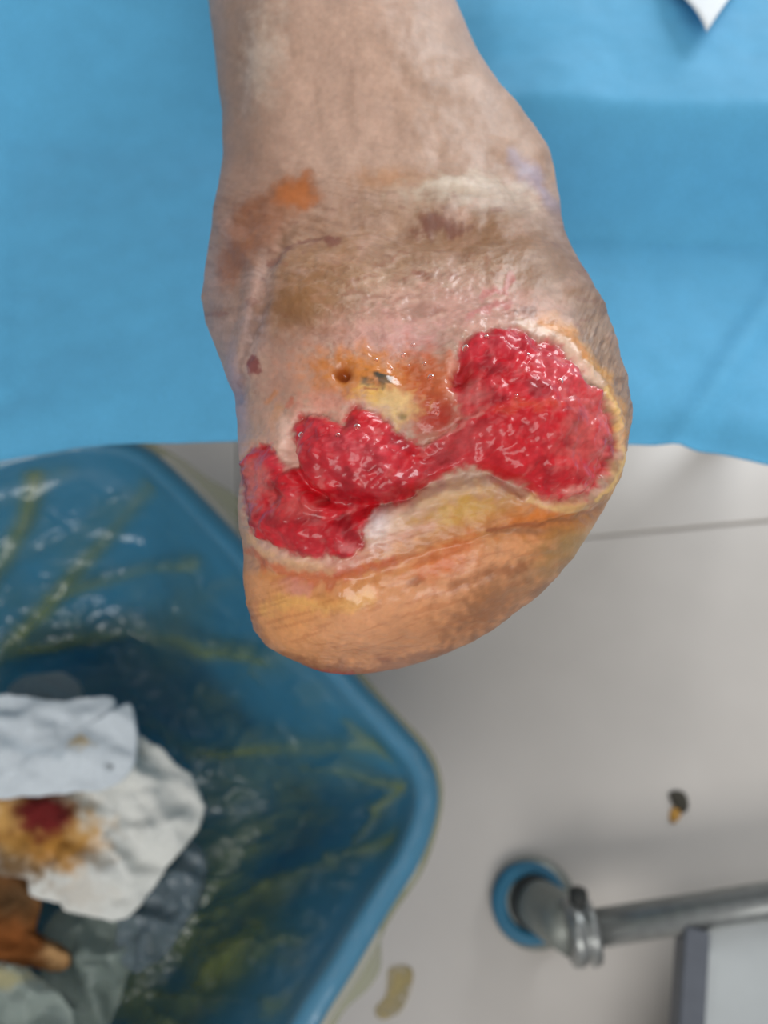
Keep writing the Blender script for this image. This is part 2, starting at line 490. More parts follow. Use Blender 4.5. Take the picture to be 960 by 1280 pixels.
# ankle, tendons, skin folds
h += 0.0012 * G(672, 200, 22, 30, 20) - 0.0022 * G(640, 225, 18, 50, -38)
h += 0.0012 * G(335, 60, 22, 120, 3) - 0.0006 * G(300, 110, 16, 130, -2) + 0.0018 * G(480, 60, 50, 110, -8)
h -= 0.0009 * groove([(352, 300), (336, 340), (322, 390), (312, 430), (302, 470), (299, 500)], 9)
h -= 0.0014 * sstep(0, 26, np.interp(y, [240, 300, 340, 390, 430, 470, 500, 540], [240, 300, 322, 312, 302, 292, 292, 292]) - x) * sstep(230, 300, y) * (1 - sstep(490, 540, y))
h -= 0.0006 * groove([(330, 330), (372, 300), (405, 288), (425, 296)], 7)
h += 0.0022 * G(390, 365, 60, 38, 10) + 0.0030 * G(660, 320, 80, 36, 28) - 0.0022 * G(520, 290, 120, 16, 6) + 0.0015 * G(580, 235, 80, 16, 6)
h -= 0.0020 * G(520, 455, 70, 40, 10)
# stump: two lobes, the valley between them, the plantar flap with its lip
h += 0.0050 * G(660, 520, 80, 80) + 0.0030 * G(360, 625, 55, 60) + 0.0035 * G(435, 565, 55, 34, 10)
h -= 0.0055 * G(540, 560, 46, 40, -30) - 0.0 - 0.0
h -= 0.0040 * G(440, 640, 60, 16, -14)
h -= 0.0035 * groove([(366, 560), (372, 586), (384, 606), (402, 622)], 8)
h -= 0.0030 * groove([(402, 622), (450, 634), (510, 622), (560, 598), (610, 592), (650, 612)], 9)
h += 0.0014 * groove([(520, 640), (560, 618), (610, 612), (650, 630)], 13)
h += 0.0008 * groove([(706, 430), (738, 472), (758, 505), (772, 548), (768, 588), (748, 618), (715, 634)], 9)
h += 0.0002 * groove([(318, 684), (360, 700), (400, 712), (440, 706), (490, 690)], 7)
h -= 0.0010 * groove([(312, 700), (350, 722), (400, 728), (460, 720), (540, 690), (620, 668), (690, 655), (742, 642)], 7)
h += 0.0040 * G(450, 770, 130, 44, -8) + 0.0020 * G(620, 720, 80, 34, -28)
h -= 0.0005 * groove([(520, 735), (590, 722), (640, 700), (700, 690)], 6)
# crater and dry crust above the left lobe
h -= 0.0030 * G(428, 466, 11, 10) - 0.0012 * (G(428, 466, 20, 18) - G(428, 466, 13, 12))
h += 0.0010 * G(478, 474, 16, 10, 20) - 0.0012 * G(550, 515, 18, 12)
h -= 0.0030 * G(577, 472, 13, 18) + 0.0016 * G(600, 500, 16, 16) + 0.0012 * groove([(330, 600), (352, 622), (386, 640)], 8)
h += 0.00035 * fbm(x / 9, y / 9, 67, 2) * np.clip(G(495, 432, 60, 26) + G(540, 480, 26, 40), 0, 1)
h += 0.0007 * groove([(532, 556), (545, 547), (560, 540), (580, 528), (597, 520)], 3)
# granulation: rounded grains of two sizes over soft lumps; a step down at the edge
rough_zone = 0.45 + 0.55 * np.clip(G(640, 450, 90, 55) + G(390, 540, 45, 34) + G(480, 560, 70, 30), 0, 1)
gx = x + 5 * fbm(x / 25, y / 25, 41, 2); gy = y + 5 * fbm(x / 25, y / 25, 43, 2)
f1, f2, cid = worley(gx / 14, gy / 13, 3); g1 = np.clip(1 - f1 * f1 * 1.5, 0, 1) * (0.4 + 0.6 * cid)
f1b, f2b, cidb = worley(gx / 7.5, gy / 7.5, 8); g2 = np.clip(1 - f1b * f1b * 1.5, 0, 1) * cidb
lump = fbm(x / 46, y / 46, 61, 3)
h += wm * (0.0015 * lump + rough_zone * (0.00095 * g1 + 0.00030 * g2) + 0.00010 * fbm(x / 7, y / 7, 65, 2))
h += wm * (0.0002 + 0.0006 * sstep(4, 26, wd)) - 0.0007 * np.exp(-((wd - 1.5) / 4.0) ** 2)
h += 0.0003 * np.exp(-((wd + 11) / 8.0) ** 2)
# skin: soft unevenness, scale, fine wrinkles
sk = 1 - wm
flake = sstep(300, 350, y) * (1 - sstep(440, 500, y)) * sstep(340, 430, x) * (1 - sstep(600, 680, x))
rid = 1 - np.abs(fbm(x / 20, y / 15, 81, 3))
h += sk * (0.0006 * fbm(x / 60, y / 60, 83, 3) + flake * 0.00022 * (sstep(0.62, 0.98, rid) - 0.3))
plantar_wr = sstep(620, 680, y)
h += sk * plantar_wr * 0.00012 * fbm((x + y * 0.9) / 30, (y - x * 0.25) / 7, 87, 3)
h += sk * 0.00007 * fbm(x / 9, y / 9, 85, 3) * sstep(210, 300, y)
margin = np.exp(-((wd + 14) / 16.0) ** 2)
h += sk * margin * 0.0002 * fbm(x / 16, y / 9, 89, 3)
rough_right = sstep(700, 745, x) * sstep(330, 400, y) * (1 - sstep(600, 660, y))
h += sk * rough_right * 0.00022 * fbm((x + 0.4 * y) / 7, (y - 0.4 * x) / 22, 91, 3)
h = np.where(front, h * sstep(-0.15, 0.15, facing), 0)
V1 = V0 + N * h[:, None]

# --- colour of skin, stains, slough, with some shade painted in
pt = Paint(x, y, (184, 150, 130), 5, 40)
fine = fbm(x / 7, y / 7, 101, 4); broad = fbm(x / 40, y / 40, 103, 4)
pt.blob(300, 90, 50, 200, (132, 108, 92), 0.9, 2, 0.7, .2)  # shaded left side of the leg, put into the skin colour
pt.blob(440, 120, 110, 130, (196, 160, 140), 0.8, 0, 0.7, .2)  # lit middle of the leg, painted lighter
pt.blob(330, 70, 22, 60, (196, 176, 160), 0.7, 8, 0.8, .5)
pt.blob(560, 110, 60, 110, (160, 126, 102), 0.8, -25, 0.7, .3)
pt.blob(650, 170, 36, 60, (160, 122, 94), 0.85, -28, 0.8, .3)
pt.blob(300, 310, 66, 130, (158, 118, 98), 0.85, 12, 0.7, .2)
pt.poly([(350, 225), (385, 217), (398, 250), (360, 268), (330, 300), (290, 350), (272, 350), (268, 320), (300, 262)], (146, 90, 56), 0.75, 12, 7)
pt.poly([(340, 232), (378, 219), (390, 246), (378, 256), (352, 252)], (180, 104, 50), 0.75, 10, 4)
pt.blob(400, 290, 80, 50, (162, 122, 98), 0.75, -14, 0.7, .3)
pt.blob(490, 225, 45, 14, (184, 140, 108), 0.6, 0, 1, .4)
pt.blob(590, 262, 110, 48, (158, 126, 102), 0.85, 10, 0.7, .3)
pt.blob(580, 236, 66, 16, (198, 180, 160), 0.7, -4, 0.8, .6)
pt.blob(625, 245, 40, 26, (176, 152, 132), 0.6, 20, 0.8, .5)
pt.line([(645, 195), (672, 228), (692, 262)], 10, (158, 144, 160), 0.8, 1.2, .2)
pt.line([(690, 180), (697, 225)], 6, (196, 150, 112), 0.7)
pt.blob(705, 300, 22, 50, (158, 128, 118), 0.6, -25)
pt.blob(548, 278, 32, 13, (118, 70, 52), 0.85, 0, 1.0, .6)
pt.blob(605, 304, 110, 34, (142, 98, 58), 0.85, 14, 0.7, .3)
pt.blob(690, 345, 84, 50, (140, 102, 70), 0.9, 42, 0.7, .3)
pt.blob(395, 360, 78, 62, (146, 102, 60), 0.9, -14, 0.7, .3)
pt.blob(375, 385, 46, 36, (134, 88, 46), 0.7, -20, 0.7, .4)
pt.blob(318, 400, 18, 80, (176, 150, 146), 0.7, 10, 0.9, .3)
pt.line([(345, 320), (330, 350), (318, 400), (304, 450), (298, 500)], 5, (124, 98, 88), 0.7, 1, .8)  # shade in the side crease, painted along its groove
pt.blob(275, 400, 22, 70, (160, 132, 122), 0.75, -10, 1, .3)
pt.blob(296, 500, 12, 60, (148, 140, 166), 0.6, -8)
pt.line([(338, 326), (370, 302), (404, 290), (420, 296)], 4, (138, 92, 76), 0.75, 1, 1.0)
pt.blob(410, 296, 9, 7, (128, 74, 62), 0.8, 0, 1, .6)
pt.blob(490, 345, 90, 46, (172, 134, 108), 0.75, -8, 0.7, .4)
pt.mix(flake * sstep(0.05, 0.4, fbm(x / 18, y / 12, 107, 4)) * 0.5, (168, 116, 92))
pt.mix(flake * sstep(0.80, 0.97, rid) * 0.3, (210, 180, 158))
pt.blob(470, 345, 40, 22, (186, 152, 120), 0.5, -20, 0.8, .6)
pt.blob(560, 388, 90, 28, (204, 152, 138), 0.75, 8, 0.8, .4)
pt.blob(640, 390, 80, 26, (206, 156, 142), 0.7, 18, 0.8, .4)
pt.line([(600, 372), (625, 362), (640, 352)], 5, (186, 100, 96), 0.6, 1, 1.2)
pt.line([(592, 390), (612, 384), (628, 384)], 6, (196, 110, 108), 0.6, 1, 1.2)
pt.line([(645, 392), (664, 394)], 5, (110, 74, 58), 0.8, 1, .8)
pt.blob(470, 415, 90, 26, (204, 150, 136), 0.8, -8, 0.8, .4)
pt.blob(500, 430, 52, 22, (214, 164, 160), 0.7, -12, 0.9, .5)
pt.blob(345, 470, 34, 70, (170, 128, 112), 0.7, 8, 0.8, .4)
pt.blob(400, 480, 46, 40, (198, 136, 108), 0.7, 0, 0.8, .4)
pt.blob(319, 458, 8, 13, (120, 40, 42), 0.8, -15, 1.1, .8)
pt.line([(346, 492), (336, 506)], 4, (190, 120, 70), 0.7); pt.line([(352, 512), (344, 530)], 8, (204, 140, 82), 0.7, 1, .5)
pt.line([(366, 498), (362, 510)], 3, (190, 96, 66), 0.7)
pt.blob(345, 545, 22, 36, (206, 160, 140), 0.75, 10, 0.9, .4)
pt.line([(356, 528), (362, 560), (372, 580)], 8, (226, 186, 168), 0.8, 1, .4)
pt.blob(412, 505, 40, 16, (214, 140, 120), 0.7, 0, 1, .5)
# wet orange bed between the lobes
pt.blob(440, 466, 50, 30, (202, 120, 46), 0.9, 6, 0.9, .4)
pt.blob(498, 472, 60, 34, (204, 124, 48), 0.9, 10, 0.8, .4)
pt.blob(540, 490, 36, 56, (186, 74, 34), 0.9, -18, 0.8, .4)
pt.blob(548, 520, 30, 26, (176, 46, 34), 0.85, -20, 0.9, .4)
pt.blob(552, 470, 22, 26, (198, 104, 62), 0.7, 0, 0.9, .4)
pt.blob(487, 500, 34, 22, (222, 184, 122), 0.85, 14, 1, .7)
pt.blob(462, 492, 18, 10, (226, 170, 78), 0.7, 0, 1, .6)
pt.blob(428, 466, 11, 10, (146, 66, 22), 0.9, 0, 1.2, .3)
pt.blob(474, 473, 19, 8, (84, 66, 50), 0.85, 14, 1.2, 1.0)
pt.blob(470, 466, 9, 5, (60, 64, 56), 0.8, 14, 1.2, .6)
pt.blob(503, 516, 5, 5, (96, 82, 40), 0.7)
pt.line([(455, 485), (470, 486)], 2.5, (150, 70, 50), 0.7)
# white soft margin below the wound, yellow and ochre slough, plantar skin
low = sstep(-30, 30, y - np.interp(x, [290, 330, 400, 470, 540, 620, 700, 760, 800], [690, 705, 715, 668, 640, 625, 635, 625, 560]))
pt.mix(low, (214, 146, 96))
pt.blob(420, 770, 110, 40, (220, 158, 116), 0.75, -4, 0.7, .3)
pt.blob(370, 760, 46, 44, (216, 144, 78), 0.7, 20, 0.7, .3)
pt.blob(560, 720, 90, 34, (218, 156, 118), 0.65, -22, 0.7, .4)
pt.blob(520, 790, 120, 30, (186, 122, 78), 0.6, -14, 0.8, .5)
pt.blob(610, 745, 60, 30, (150, 92, 50), 0.75, -35, 0.8, .6)
pt.blob(690, 700, 60, 30, (168, 124, 74), 0.75, -45, 0.8, .5)
pt.blob(725, 665, 28, 40, (170, 138, 82), 0.7, 40, 0.9, .5)
pt.blob(640, 720, 44, 22, (196, 150, 116), 0.5, -30, 0.9, .6)
pt.line([(318, 770), (345, 812), (400, 836), (470, 838), (560, 812)], 12, (142, 88, 62), 0.7, 1, .5)
pt.line([(380, 834), (440, 843)], 5, (160, 34, 40), 0.7, 1, .6)
pt.blob(480, 822, 12, 5, (130, 70, 48), 0.7); pt.blob(520, 722, 10, 5, (110, 74, 48), 0.7, -20, 1, .7)
pt.line([(336, 752), (400, 745), (460, 738)], 10, (230, 172, 96), 0.65, 1, .5)
pt.line([(330, 718), (400, 738), (470, 725), (540, 700)], 7, (206, 132, 72), 0.6, 1, .8)
pt.line([(316, 690), (345, 712), (392, 724), (440, 716), (490, 704)], 8, (196, 92, 54), 0.7, 1, .7)
pt.blob(370, 733, 22, 9, (212, 140, 122), 0.8, 4, 1.1, .4)
pt.blob(440, 702, 30, 9, (206, 120, 108), 0.7, -16, 1, .6)
pt.line([(315, 676), (340, 692), (372, 700), (398, 704)], 7, (216, 168, 124), 0.65, 1.2, 1.2)
pt.blob(500, 660, 60, 24, (222, 188, 166), 0.8, -28, 0.8, .8)
pt.blob(470, 655, 22, 22, (226, 206, 204), 0.8, -20, 0.9, .5)
pt.blob(565, 615, 56, 16, (216, 182, 140), 0.6, -10, 0.8, .8)
pt.blob(585, 648, 76, 30, (188, 130, 62), 0.9, -10, 0.8, .4)
pt.blob(575, 640, 40, 12, (204, 158, 66), 0.6, -12, 0.9, .7)
pt.line([(455, 690), (500, 676), (540, 655)], 8, (210, 150, 132), 0.6, 1.2, .8)
pt.line([(420, 716), (470, 706), (520, 690)], 5, (190, 88, 52), 0.6, 1.2, .8)
pt.line([(500, 690), (560, 668), (620, 655), (680, 655)], 9, (190, 128, 88), 0.6, 1, .8)
pt.blob(556, 696, 44, 16, (206, 98, 40), 0.75, -26, 0.8, .5)
pt.blob(690, 646, 66, 20, (206, 112, 36), 0.9, -6, 0.8, .4)
pt.line([(655, 622), (690, 634), (730, 634)], 6, (228, 190, 130), 0.7, 1, .6)
pt.line([(610, 662), (680, 655), (740, 640), (768, 612)], 4, (150, 84, 52), 0.75, 1, .8)
pt.blob(650, 665, 40, 4, (130, 92, 70), 0.6, -4)
# rim of the right lobe and the rough brown outer side
pt.mix(rough_right * 0.85, (146, 114, 88))
pt.mix(rough_right * sstep(0.0, 0.5, fbm((x + 0.4 * y) / 6, (y - 0.4 * x) / 20, 111, 3)) * 0.5, (104, 78, 62))
pt.line([(690, 408), (722, 440), (752, 480), (774, 530), (776, 575), (760, 615)], 13, (200, 144, 78), 0.9, 1, .3)
pt.line([(676, 402), (708, 424), (730, 452)], 9, (214, 140, 68), 0.85, 1, .3)
pt.line([(650, 405), (690, 420), (722, 462), (744, 486)], 7, (226, 190, 164), 0.8, 1, .6)
pt.line([(752, 490), (768, 530), (772, 570), (760, 600), (738, 622)], 4, (226, 184, 108), 0.75, 1, .5)
pt.line([(781, 520), (781, 575), (764, 622)], 5, (150, 104, 56), 0.7, 1, .5)
# pale edge all round the wound
pt.mix(np.exp(-((wd + 5) / 4.5) ** 2) * (0.08 + 0.35 * sstep(-.2, .4, broad)) * (1 - sstep(0.3, 0.9, G(545, 515, 40, 34) * 1.4)), (226, 176, 160))
# mottling, and shade of fine creases round the ankle, painted as colour
cr_ = fbm(x / 45, (y + 0.0006 * (x - 540) ** 2 + 9 * fbm(x / 70, y / 70, 167, 2)) / 6, 161, 4)
zone = sstep(195, 245, y) * (1 - sstep(330, 400, y))
pt.mix(zone * sstep(0.15, 0.6, cr_) * 0.26, (112, 76, 56))
pt.mix(zone * sstep(0.25, 0.7, -cr_) * 0.14, (206, 178, 158))
pl_ = fbm((x + y * 0.8) / 40, (y + 0.28 * x) / 6.5, 163, 3)
pt.mix(low * sstep(0.15, 0.6, pl_) * 0.28, (160, 84, 42))
leg_ = fbm(x / 30, y / 70, 165, 4)
pt.mix((1 - sstep(180, 240, y)) * sstep(0.0, 0.7, leg_) * 0.3, (150, 118, 98))
dz_ = sstep(225, 270, y) * (1 - sstep(400, 450, y)) * (1 - low)
pt.mix(dz_ * sstep(0.05, 0.65, fbm(x / 52, y / 34, 171, 4)) * 0.34, (112, 72, 46))
pt.mix(dz_ * sstep(0.15, 0.7, fbm(x / 60, y / 34, 173, 4)) * 0.36, (204, 160, 140))
pt.mix(dz_ * sstep(0.55, 0.75, fbm(x / 34, y / 16, 175, 4)) * 0.3, (122, 62, 50))
# distinct stains and scabs on the instep
pt.poly([(350, 225), (385, 216), (402, 246), (362, 272), (335, 305), (296, 352), (272, 356), (266, 325), (300, 262)], (140, 84, 50), 0.55, 14, 5)
pt.poly([(346, 234), (380, 217), (394, 244), (384, 258), (356, 262), (340, 255)], (178, 100, 44), 0.75, 10, 4)
pt.blob(490, 224, 44, 12, (176, 122, 82), 0.5, 0, .8, .4)
pt.blob(585, 240, 70, 17, (196, 176, 156), 0.4, 2, .7, .7)
pt.blob(560, 232, 26, 6, (216, 200, 182), 0.45, -4, .8, .9)
pt.line([(510, 318), (560, 296), (620, 290), (680, 316), (735, 372)], 20, (134, 92, 56), 0.55, 1.2, .4)
pt.blob(548, 279, 30, 11, (112, 62, 46), 0.8, 2, 1, .7)
pt.line([(338, 330), (352, 312), (384, 298), (408, 290), (420, 297)], 5, (126, 82, 66), 0.4, 1.2, 1.0)
pt.blob(409, 296, 12, 7, (116, 64, 52), 0.55, 20, .8, .8)
pt.blob(372, 386, 40, 30, (136, 90, 44), 0.6, -20, .8, .5)
pt.blob(425, 345, 26, 40, (150, 104, 62), 0.45, 20, .8, .6)
pt.line([(720, 310), (732, 335)], 4, (112, 54, 44), 0.7, 1, .6)
for a_, b_ in ((455, 350), (478, 330), (500, 318), (440, 372), (508, 372), (545, 388), (470, 372), (560, 352), (520, 345)):
    pt.line([(a_ - 12, b_ + 4), (a_, b_ - 2), (a_ + 13, b_ - 3)], 3, (146, 92, 74), 0.4, 1.2, 1.2)
    pt.line([(a_ - 9, b_ + 8), (a_ + 3, b_ + 4), (a_ + 12, b_ + 2)], 3, (210, 176, 156), 0.35, 1.2, 1.2)
pt.blob(625, 742, 66, 28, (140, 86, 46), 0.55, -32, .7, .5)
pt.blob(712, 680, 36, 42, (158, 118, 64), 0.6, 40, .7, .5)
pt.line([(520, 830), (600, 796), (660, 758), (712, 704)], 10, (128, 84, 58), 0.6, 1.2, .5)  # darker along the lower right rim of the sole
pt.line([(560, 728), (600, 712), (650, 704)], 6, (146, 84, 50), 0.5, 1.2, .8)
grain = 1 + 0.06 * fine + 0.08 * broad
speck = sstep(0.50, 0.75, fbm(x / 6, y / 9, 121, 2)) * sstep(300, 360, y) * (1 - low)
pt.mix(sk * speck * 0.16, (116, 72, 52))
skin_c = np.clip(pt.c * grain[:, None], 0, 1)
# --- colour of the raw tissue, shade of its hollows painted in
pw = Paint(x, y, (198, 20, 32), 5, 24, 9)
pw.mix(sstep(-.1, .6, fbm(x / 34, y / 30, 131, 4)) * 0.7, (204, 48, 58))
pw.mix(sstep(.25, .8, fbm(x / 20, y / 18, 137, 4)) * 0.45, (220, 128, 122))
pw.mix(sstep(-.05, .6, fbm(x / 30, y / 30, 133, 4)) * 0.8, (136, 6, 18))
pw.blob(700, 470, 40, 40, (212, 84, 92), 0.6, 0, .8, .6); pw.blob(640, 440, 50, 22, (206, 44, 60), 0.7, 0, .8, .5)
pw.blob(578, 470, 14, 20, (160, 6, 18), 0.85, 0, .9, .4); pw.blob(592, 500, 16, 20, (200, 110, 104), 0.7, 0, .8, .6)  # shade in the hollow painted as dark red, then a paler patch
pw.blob(630, 560, 44, 40, (198, 24, 34), 0.8, 0, .8, .4); pw.blob(650, 515, 44, 6, (206, 70, 40), 0.7, -4, .8, .6)
pw.blob(720, 545, 34, 50, (204, 92, 86), 0.7, 0, .8, .7); pw.blob(745, 520, 16, 30, (214, 110, 108), 0.6, -14, .8, .5)
pw.blob(690, 600, 46, 16, (186, 18, 28), 0.7, 0, .8, .5); pw.blob(714, 612, 20, 7, (226, 150, 136), 0.7, 0, .9, .9)
pw.blob(570, 560, 40, 20, (194, 84, 84), 0.7, -24, .8, .5); pw.blob(540, 585, 50, 16, (176, 48, 54), 0.7, -20, .8, .5)
pw.blob(455, 565, 46, 28, (198, 66, 76), 0.6, 0, .8, .6); pw.blob(395, 545, 24, 26, (192, 30, 44), 0.7, 0, .8, .5)
pw.blob(400, 585, 30, 14, (164, 14, 28), 0.8, 20, .8, .5); pw.blob(460, 615, 60, 14, (162, 26, 36), 0.7, -10, .8, .5)  # dark reds paint the shade in the crevices by the left lobe
pw.blob(328, 600, 16, 34, (196, 112, 104), 0.75, 10, .8, .5); pw.blob(348, 572, 12, 22, (206, 28, 50), 0.8, -30, .9, .4)
pw.blob(312, 640, 9, 30, (142, 56, 60), 0.7, -10, .8, .4); pw.blob(375, 635, 26, 14, (200, 90, 84), 0.6, 20, .8, .8)
pw.blob(390, 672, 44, 20, (172, 20, 32), 0.7, 10, .8, .5); pw.blob(440, 682, 12, 7, (214, 130, 128), 0.7, 0, .9, .6)
pw.mix(np.clip(g1 * 0.5 + g2 * 0.35 - 0.25, 0, 1) * rough_zone * 0.5, (222, 78, 86))
pw.line([(532, 556), (545, 547), (560, 540), (580, 528), (597, 520)], 3, (214, 130, 120), .7)
pw.mix((1 - sstep(0, 9, wd)) * 0.35, (196, 84, 84))
wound_c = np.clip(pw.c * (1 + 0.10 * fbm(x / 5, y / 5, 141, 3))[:, None], 0, 1)
wmc = sstep(-5, 5, wd + 3.5 * fbm(x / 10, y / 10, 151, 3))
C = skin_c * (1 - wmc[:, None]) + wound_c * wmc[:, None]
wet = np.clip(wm + 0.9 * (G(490, 430, 80, 40) + G(540, 490, 40, 50) + G(450, 470, 60, 30) + 0.5 * G(520, 350, 90, 50) + 0.8 * G(400, 738, 90, 14) + 0.4 * margin + 0.5 * low), 0, 1)

m_skin, nt, b = principled('skin', (190, 160, 144), 0.5, attr=True)
def wet_rough(nt, b, dry, wetv):
    a = nt.nodes.new('ShaderNodeAttribute'); a.attribute_name = 'wet'
    r = nt.nodes.new('ShaderNodeMapRange'); r.inputs['To Min'].default_value = dry; r.inputs['To Max'].default_value = wetv
    nt.links.new(a.outputs['Fac'], r.inputs['Value']); nt.links.new(r.outputs['Result'], b.inputs['Roughness'])
wet_rough(nt, b, 0.5, 0.20); b.inputs['Specular IOR Level'].default_value = 0.45
b.inputs['Subsurface Weight'].default_value = 0.12
b.inputs['Subsurface Radius'].default_value = (1.0, 0.35, 0.2)
b.inputs['Subsurface Scale'].default_value = 0.003
vary(nt, b, 420, 0.06, 8)
bump(nt, b, 700, 0.12, 0.0005, 4)
m_raw, nt, b = principled('raw_tissue', (186, 30, 42), 0.36, attr=True)
b.inputs['Subsurface Weight'].default_value = 0.12
b.inputs['Subsurface Radius'].default_value = (1.0, 0.25, 0.2)
b.inputs['Subsurface Scale'].default_value = 0.003
b.inputs['Coat Weight'].default_value = 0.35; b.inputs['Coat Roughness'].default_value = 0.1; b.inputs['Specular IOR Level'].default_value = 0.3
vary(nt, b, 700, 0.08, 8)
bump(nt, b, 600, 0.15, 0.0006, 3)

Fa = grid_faces(NRW, NC)
infront = front.reshape(-1)
fw = (wm[Fa].mean(1) > 0.5) & infront[Fa].all(1)
def submesh(name, faces, mat):
    used, inv = np.unique(faces, return_inverse=True)
    Fq = inv.reshape(-1, 4)
    return used, mesh_obj(name, V1[used], Fq, mat, colors=C[used], attrs={'wet': wet[used]})
# normals of the undivided surface, so that skin and raw tissue meet without a seam
Pq = V1.reshape(NRW, NC, 3)
n2 = np.cross(np.gradient(Pq, axis=0), np.roll(Pq, -1, 1) - np.roll(Pq, 1, 1))
n2 /= np.maximum(np.linalg.norm(n2, axis=-1, keepdims=True), 1e-15)
if np.sum(n2.reshape(-1, 3) * N) < 0: n2 = -n2
n2 = n2.reshape(-1, 3)
if np.sum(np.cross(V1[Fa[:, 1]] - V1[Fa[:, 0]], V1[Fa[:, 3]] - V1[Fa[:, 0]]) * N[Fa[:, 0]]) < 0: Fa = Fa[:, ::-1]
us, foot = submesh('bare_foot', Fa[~fw], m_skin)
uw, raw = submesh('wound_bed', Fa[fw], m_raw)
foot.data.normals_split_custom_set_from_vertices(n2[us].tolist())
raw.data.normals_split_custom_set_from_vertices(n2[uw].tolist())
raw.parent = foot
tag(raw, 'raw red granulating wound across the stump')
tag(foot, 'bare lower leg and toeless foot stump with an open red wound', 'foot')

# clear drops and strands of fluid standing on the tissue; the last small ones added for glints
m_wet, nt, b = principled('clear_fluid', (255, 225, 215), 0.03)
b.inputs['Transmission Weight'].default_value = 0.95; b.inputs['IOR'].default_value = 1.34
tree = None
front_idx = np.where(front & (facing > 0.2))[0]
def at_surface(px_, py_):
    k = front_idx[np.argmin((qx[front_idx] - px_) ** 2 + (qy[front_idx] - py_) ** 2)]
    return V1[k], n2[k]
for px_, py_, r_ in ((580, 437, 5.5), (688, 486, 4.5), (549, 514, 3.6), (540, 468, 5), (381, 545, 4), (448, 536, 4.5), (605, 428, 3), (428, 546, 3), (636, 505, 3), (655, 452, 3), (503, 440, 4), (470, 446, 2.5), (516, 428, 3), (488, 455, 2.5), (531, 452, 2.5), (512, 452, 2.2)):
    p, nn = at_surface(px_, py_)
    rr = r_ * 0.18 / F
    nv = Vector(nn); q = nv.to_track_quat('Z', 'Y').to_matrix()
    Vd = []; nl, nm = 7, 14
    for i in range(nl):
        t = (i + 0.05) / (nl - 0.95) * math.pi * 0.62
        for j in range(nm):
            a = 2 * math.pi * j / nm
            Vd.append(Vector(p) + q @ Vector((rr * math.sin(t) * math.cos(a), rr * math.sin(t) * math.sin(a), rr * (math.cos(t) * 0.7 - 0.05))))
    Vl, Fl = loft([Vd[i * nm:(i + 1) * nm] for i in range(nl)])
    d = mesh_obj('fluid_glint_drop', Vl, Fl, m_wet); d.parent = foot

# ------------------------------------------------------------------ waste bin, its liner and what is in it
RZ = 0.30
rim_px = [(0, 577), (60, 562), (120, 556), (170, 566), (215, 602), (300, 692), (370, 778), (430, 850), (490, 915), (522, 955), (531, 1000), (512, 1062), (470, 1130), (425, 1205), (378, 1280)]
rim_w = [tuple(unproj_z(px_, py_, RZ)[:2]) for px_, py_ in rim_px]
rim_w += [(-0.105, -0.19), (-0.15, -0.268), (-0.20, -0.312), (-0.27, -0.30), (-0.40, -0.195), (-0.50, -0.085), (-0.555, 0.03), (-0.555, 0.13), (-0.51, 0.24), (-0.44, 0.318)]
NU = 360
rim = catmull(rim_w, NU)
cc = rim.mean(0)
tg = np.roll(rim, -1, 0) - np.roll(rim, 1, 0); tg /= np.linalg.norm(tg, axis=1, keepdims=True)
no = np.stack([tg[:, 1], -tg[:, 0]], 1)
if np.sum(no * (rim - cc)) < 0: no = -no
def ring(scale, off, z):
    p = cc + (rim - cc) * scale + no * off
    return np.c_[p, np.full(NU, z) if np.isscalar(z) else z]
BT = 0.56                                        # bottom of the bin relative to its rim
def wall_s(z): return BT + (1 - BT) * (z / RZ) ** 0.85
m_bin, nt, b = principled('blue_plastic', (48, 138, 196), 0.4); vary(nt, b, 30, 0.05); bump(nt, b, 60, 0.05, 0.002)
prof = [(BT, 0.0, 0.0)] + [(wall_s(z), 0.0, z) for z in np.linspace(0.02, 0.275, 9)]
prof += [(1, 0.006, 0.280), (1, 0.010, 0.284), (1, 0.0115, 0.292), (1, 0.010, 0.300), (1, 0.005, 0.3045), (1, 0, 0.3055), (1, -0.005, 0.3045), (1, -0.008, 0.300), (1, -0.009, 0.290)]
prof += [(wall_s(z), -0.0095, z) for z in np.linspace(0.27, 0.02, 9)] + [(BT * 0.93, -0.012, 0.008), (0.25, 0, 0.006), (0.02, 0, 0.006)]
Vb, Fb = loft([ring(*p) for p in prof])
binroot = mesh_obj('waste_bin', Vb, Fb, m_bin)
tag(binroot, 'blue plastic waste bin on the floor below the foot', 'bin')

# liner: thin yellowish film hanging inside, its folds doubled
FOLDS = [([(196, 588), (165, 640), (120, 690), (60, 755), (10, 810)], 8), ([(-20, 830), (40, 808), (110, 800), (180, 793), (215, 797), (270, 812), (340, 826)], 8),
         ([(180, 905), (215, 930), (270, 938), (350, 936), (470, 930)], 8), ([(515, 1040), (450, 1062), (380, 1090), (290, 1130), (210, 1180)], 7),
         ([(38, 568), (40, 610), (28, 660), (0, 710), (-20, 740)], 10), ([(380, 960), (440, 968), (505, 985)], 5), ([(505, 985), (470, 1020), (440, 1060)], 4),
         ([(60, 745), (150, 725), (240, 700)], 6), ([(330, 1160), (250, 1230), (180, 1290)], 18), ([(430, 900), (500, 955)], 4)]
levels = []
outz = [0.215, 0.235, 0.255, 0.272, 0.286]
for z in outz: levels.append(('out', z))
for k in range(7): levels.append(('lip', k / 6))
NIN = 110
for k in range(1, NIN + 1): levels.append(('in', k / NIN))
uu = np.arange(NU) / NU * 2 * np.pi
rings = []; tin = []
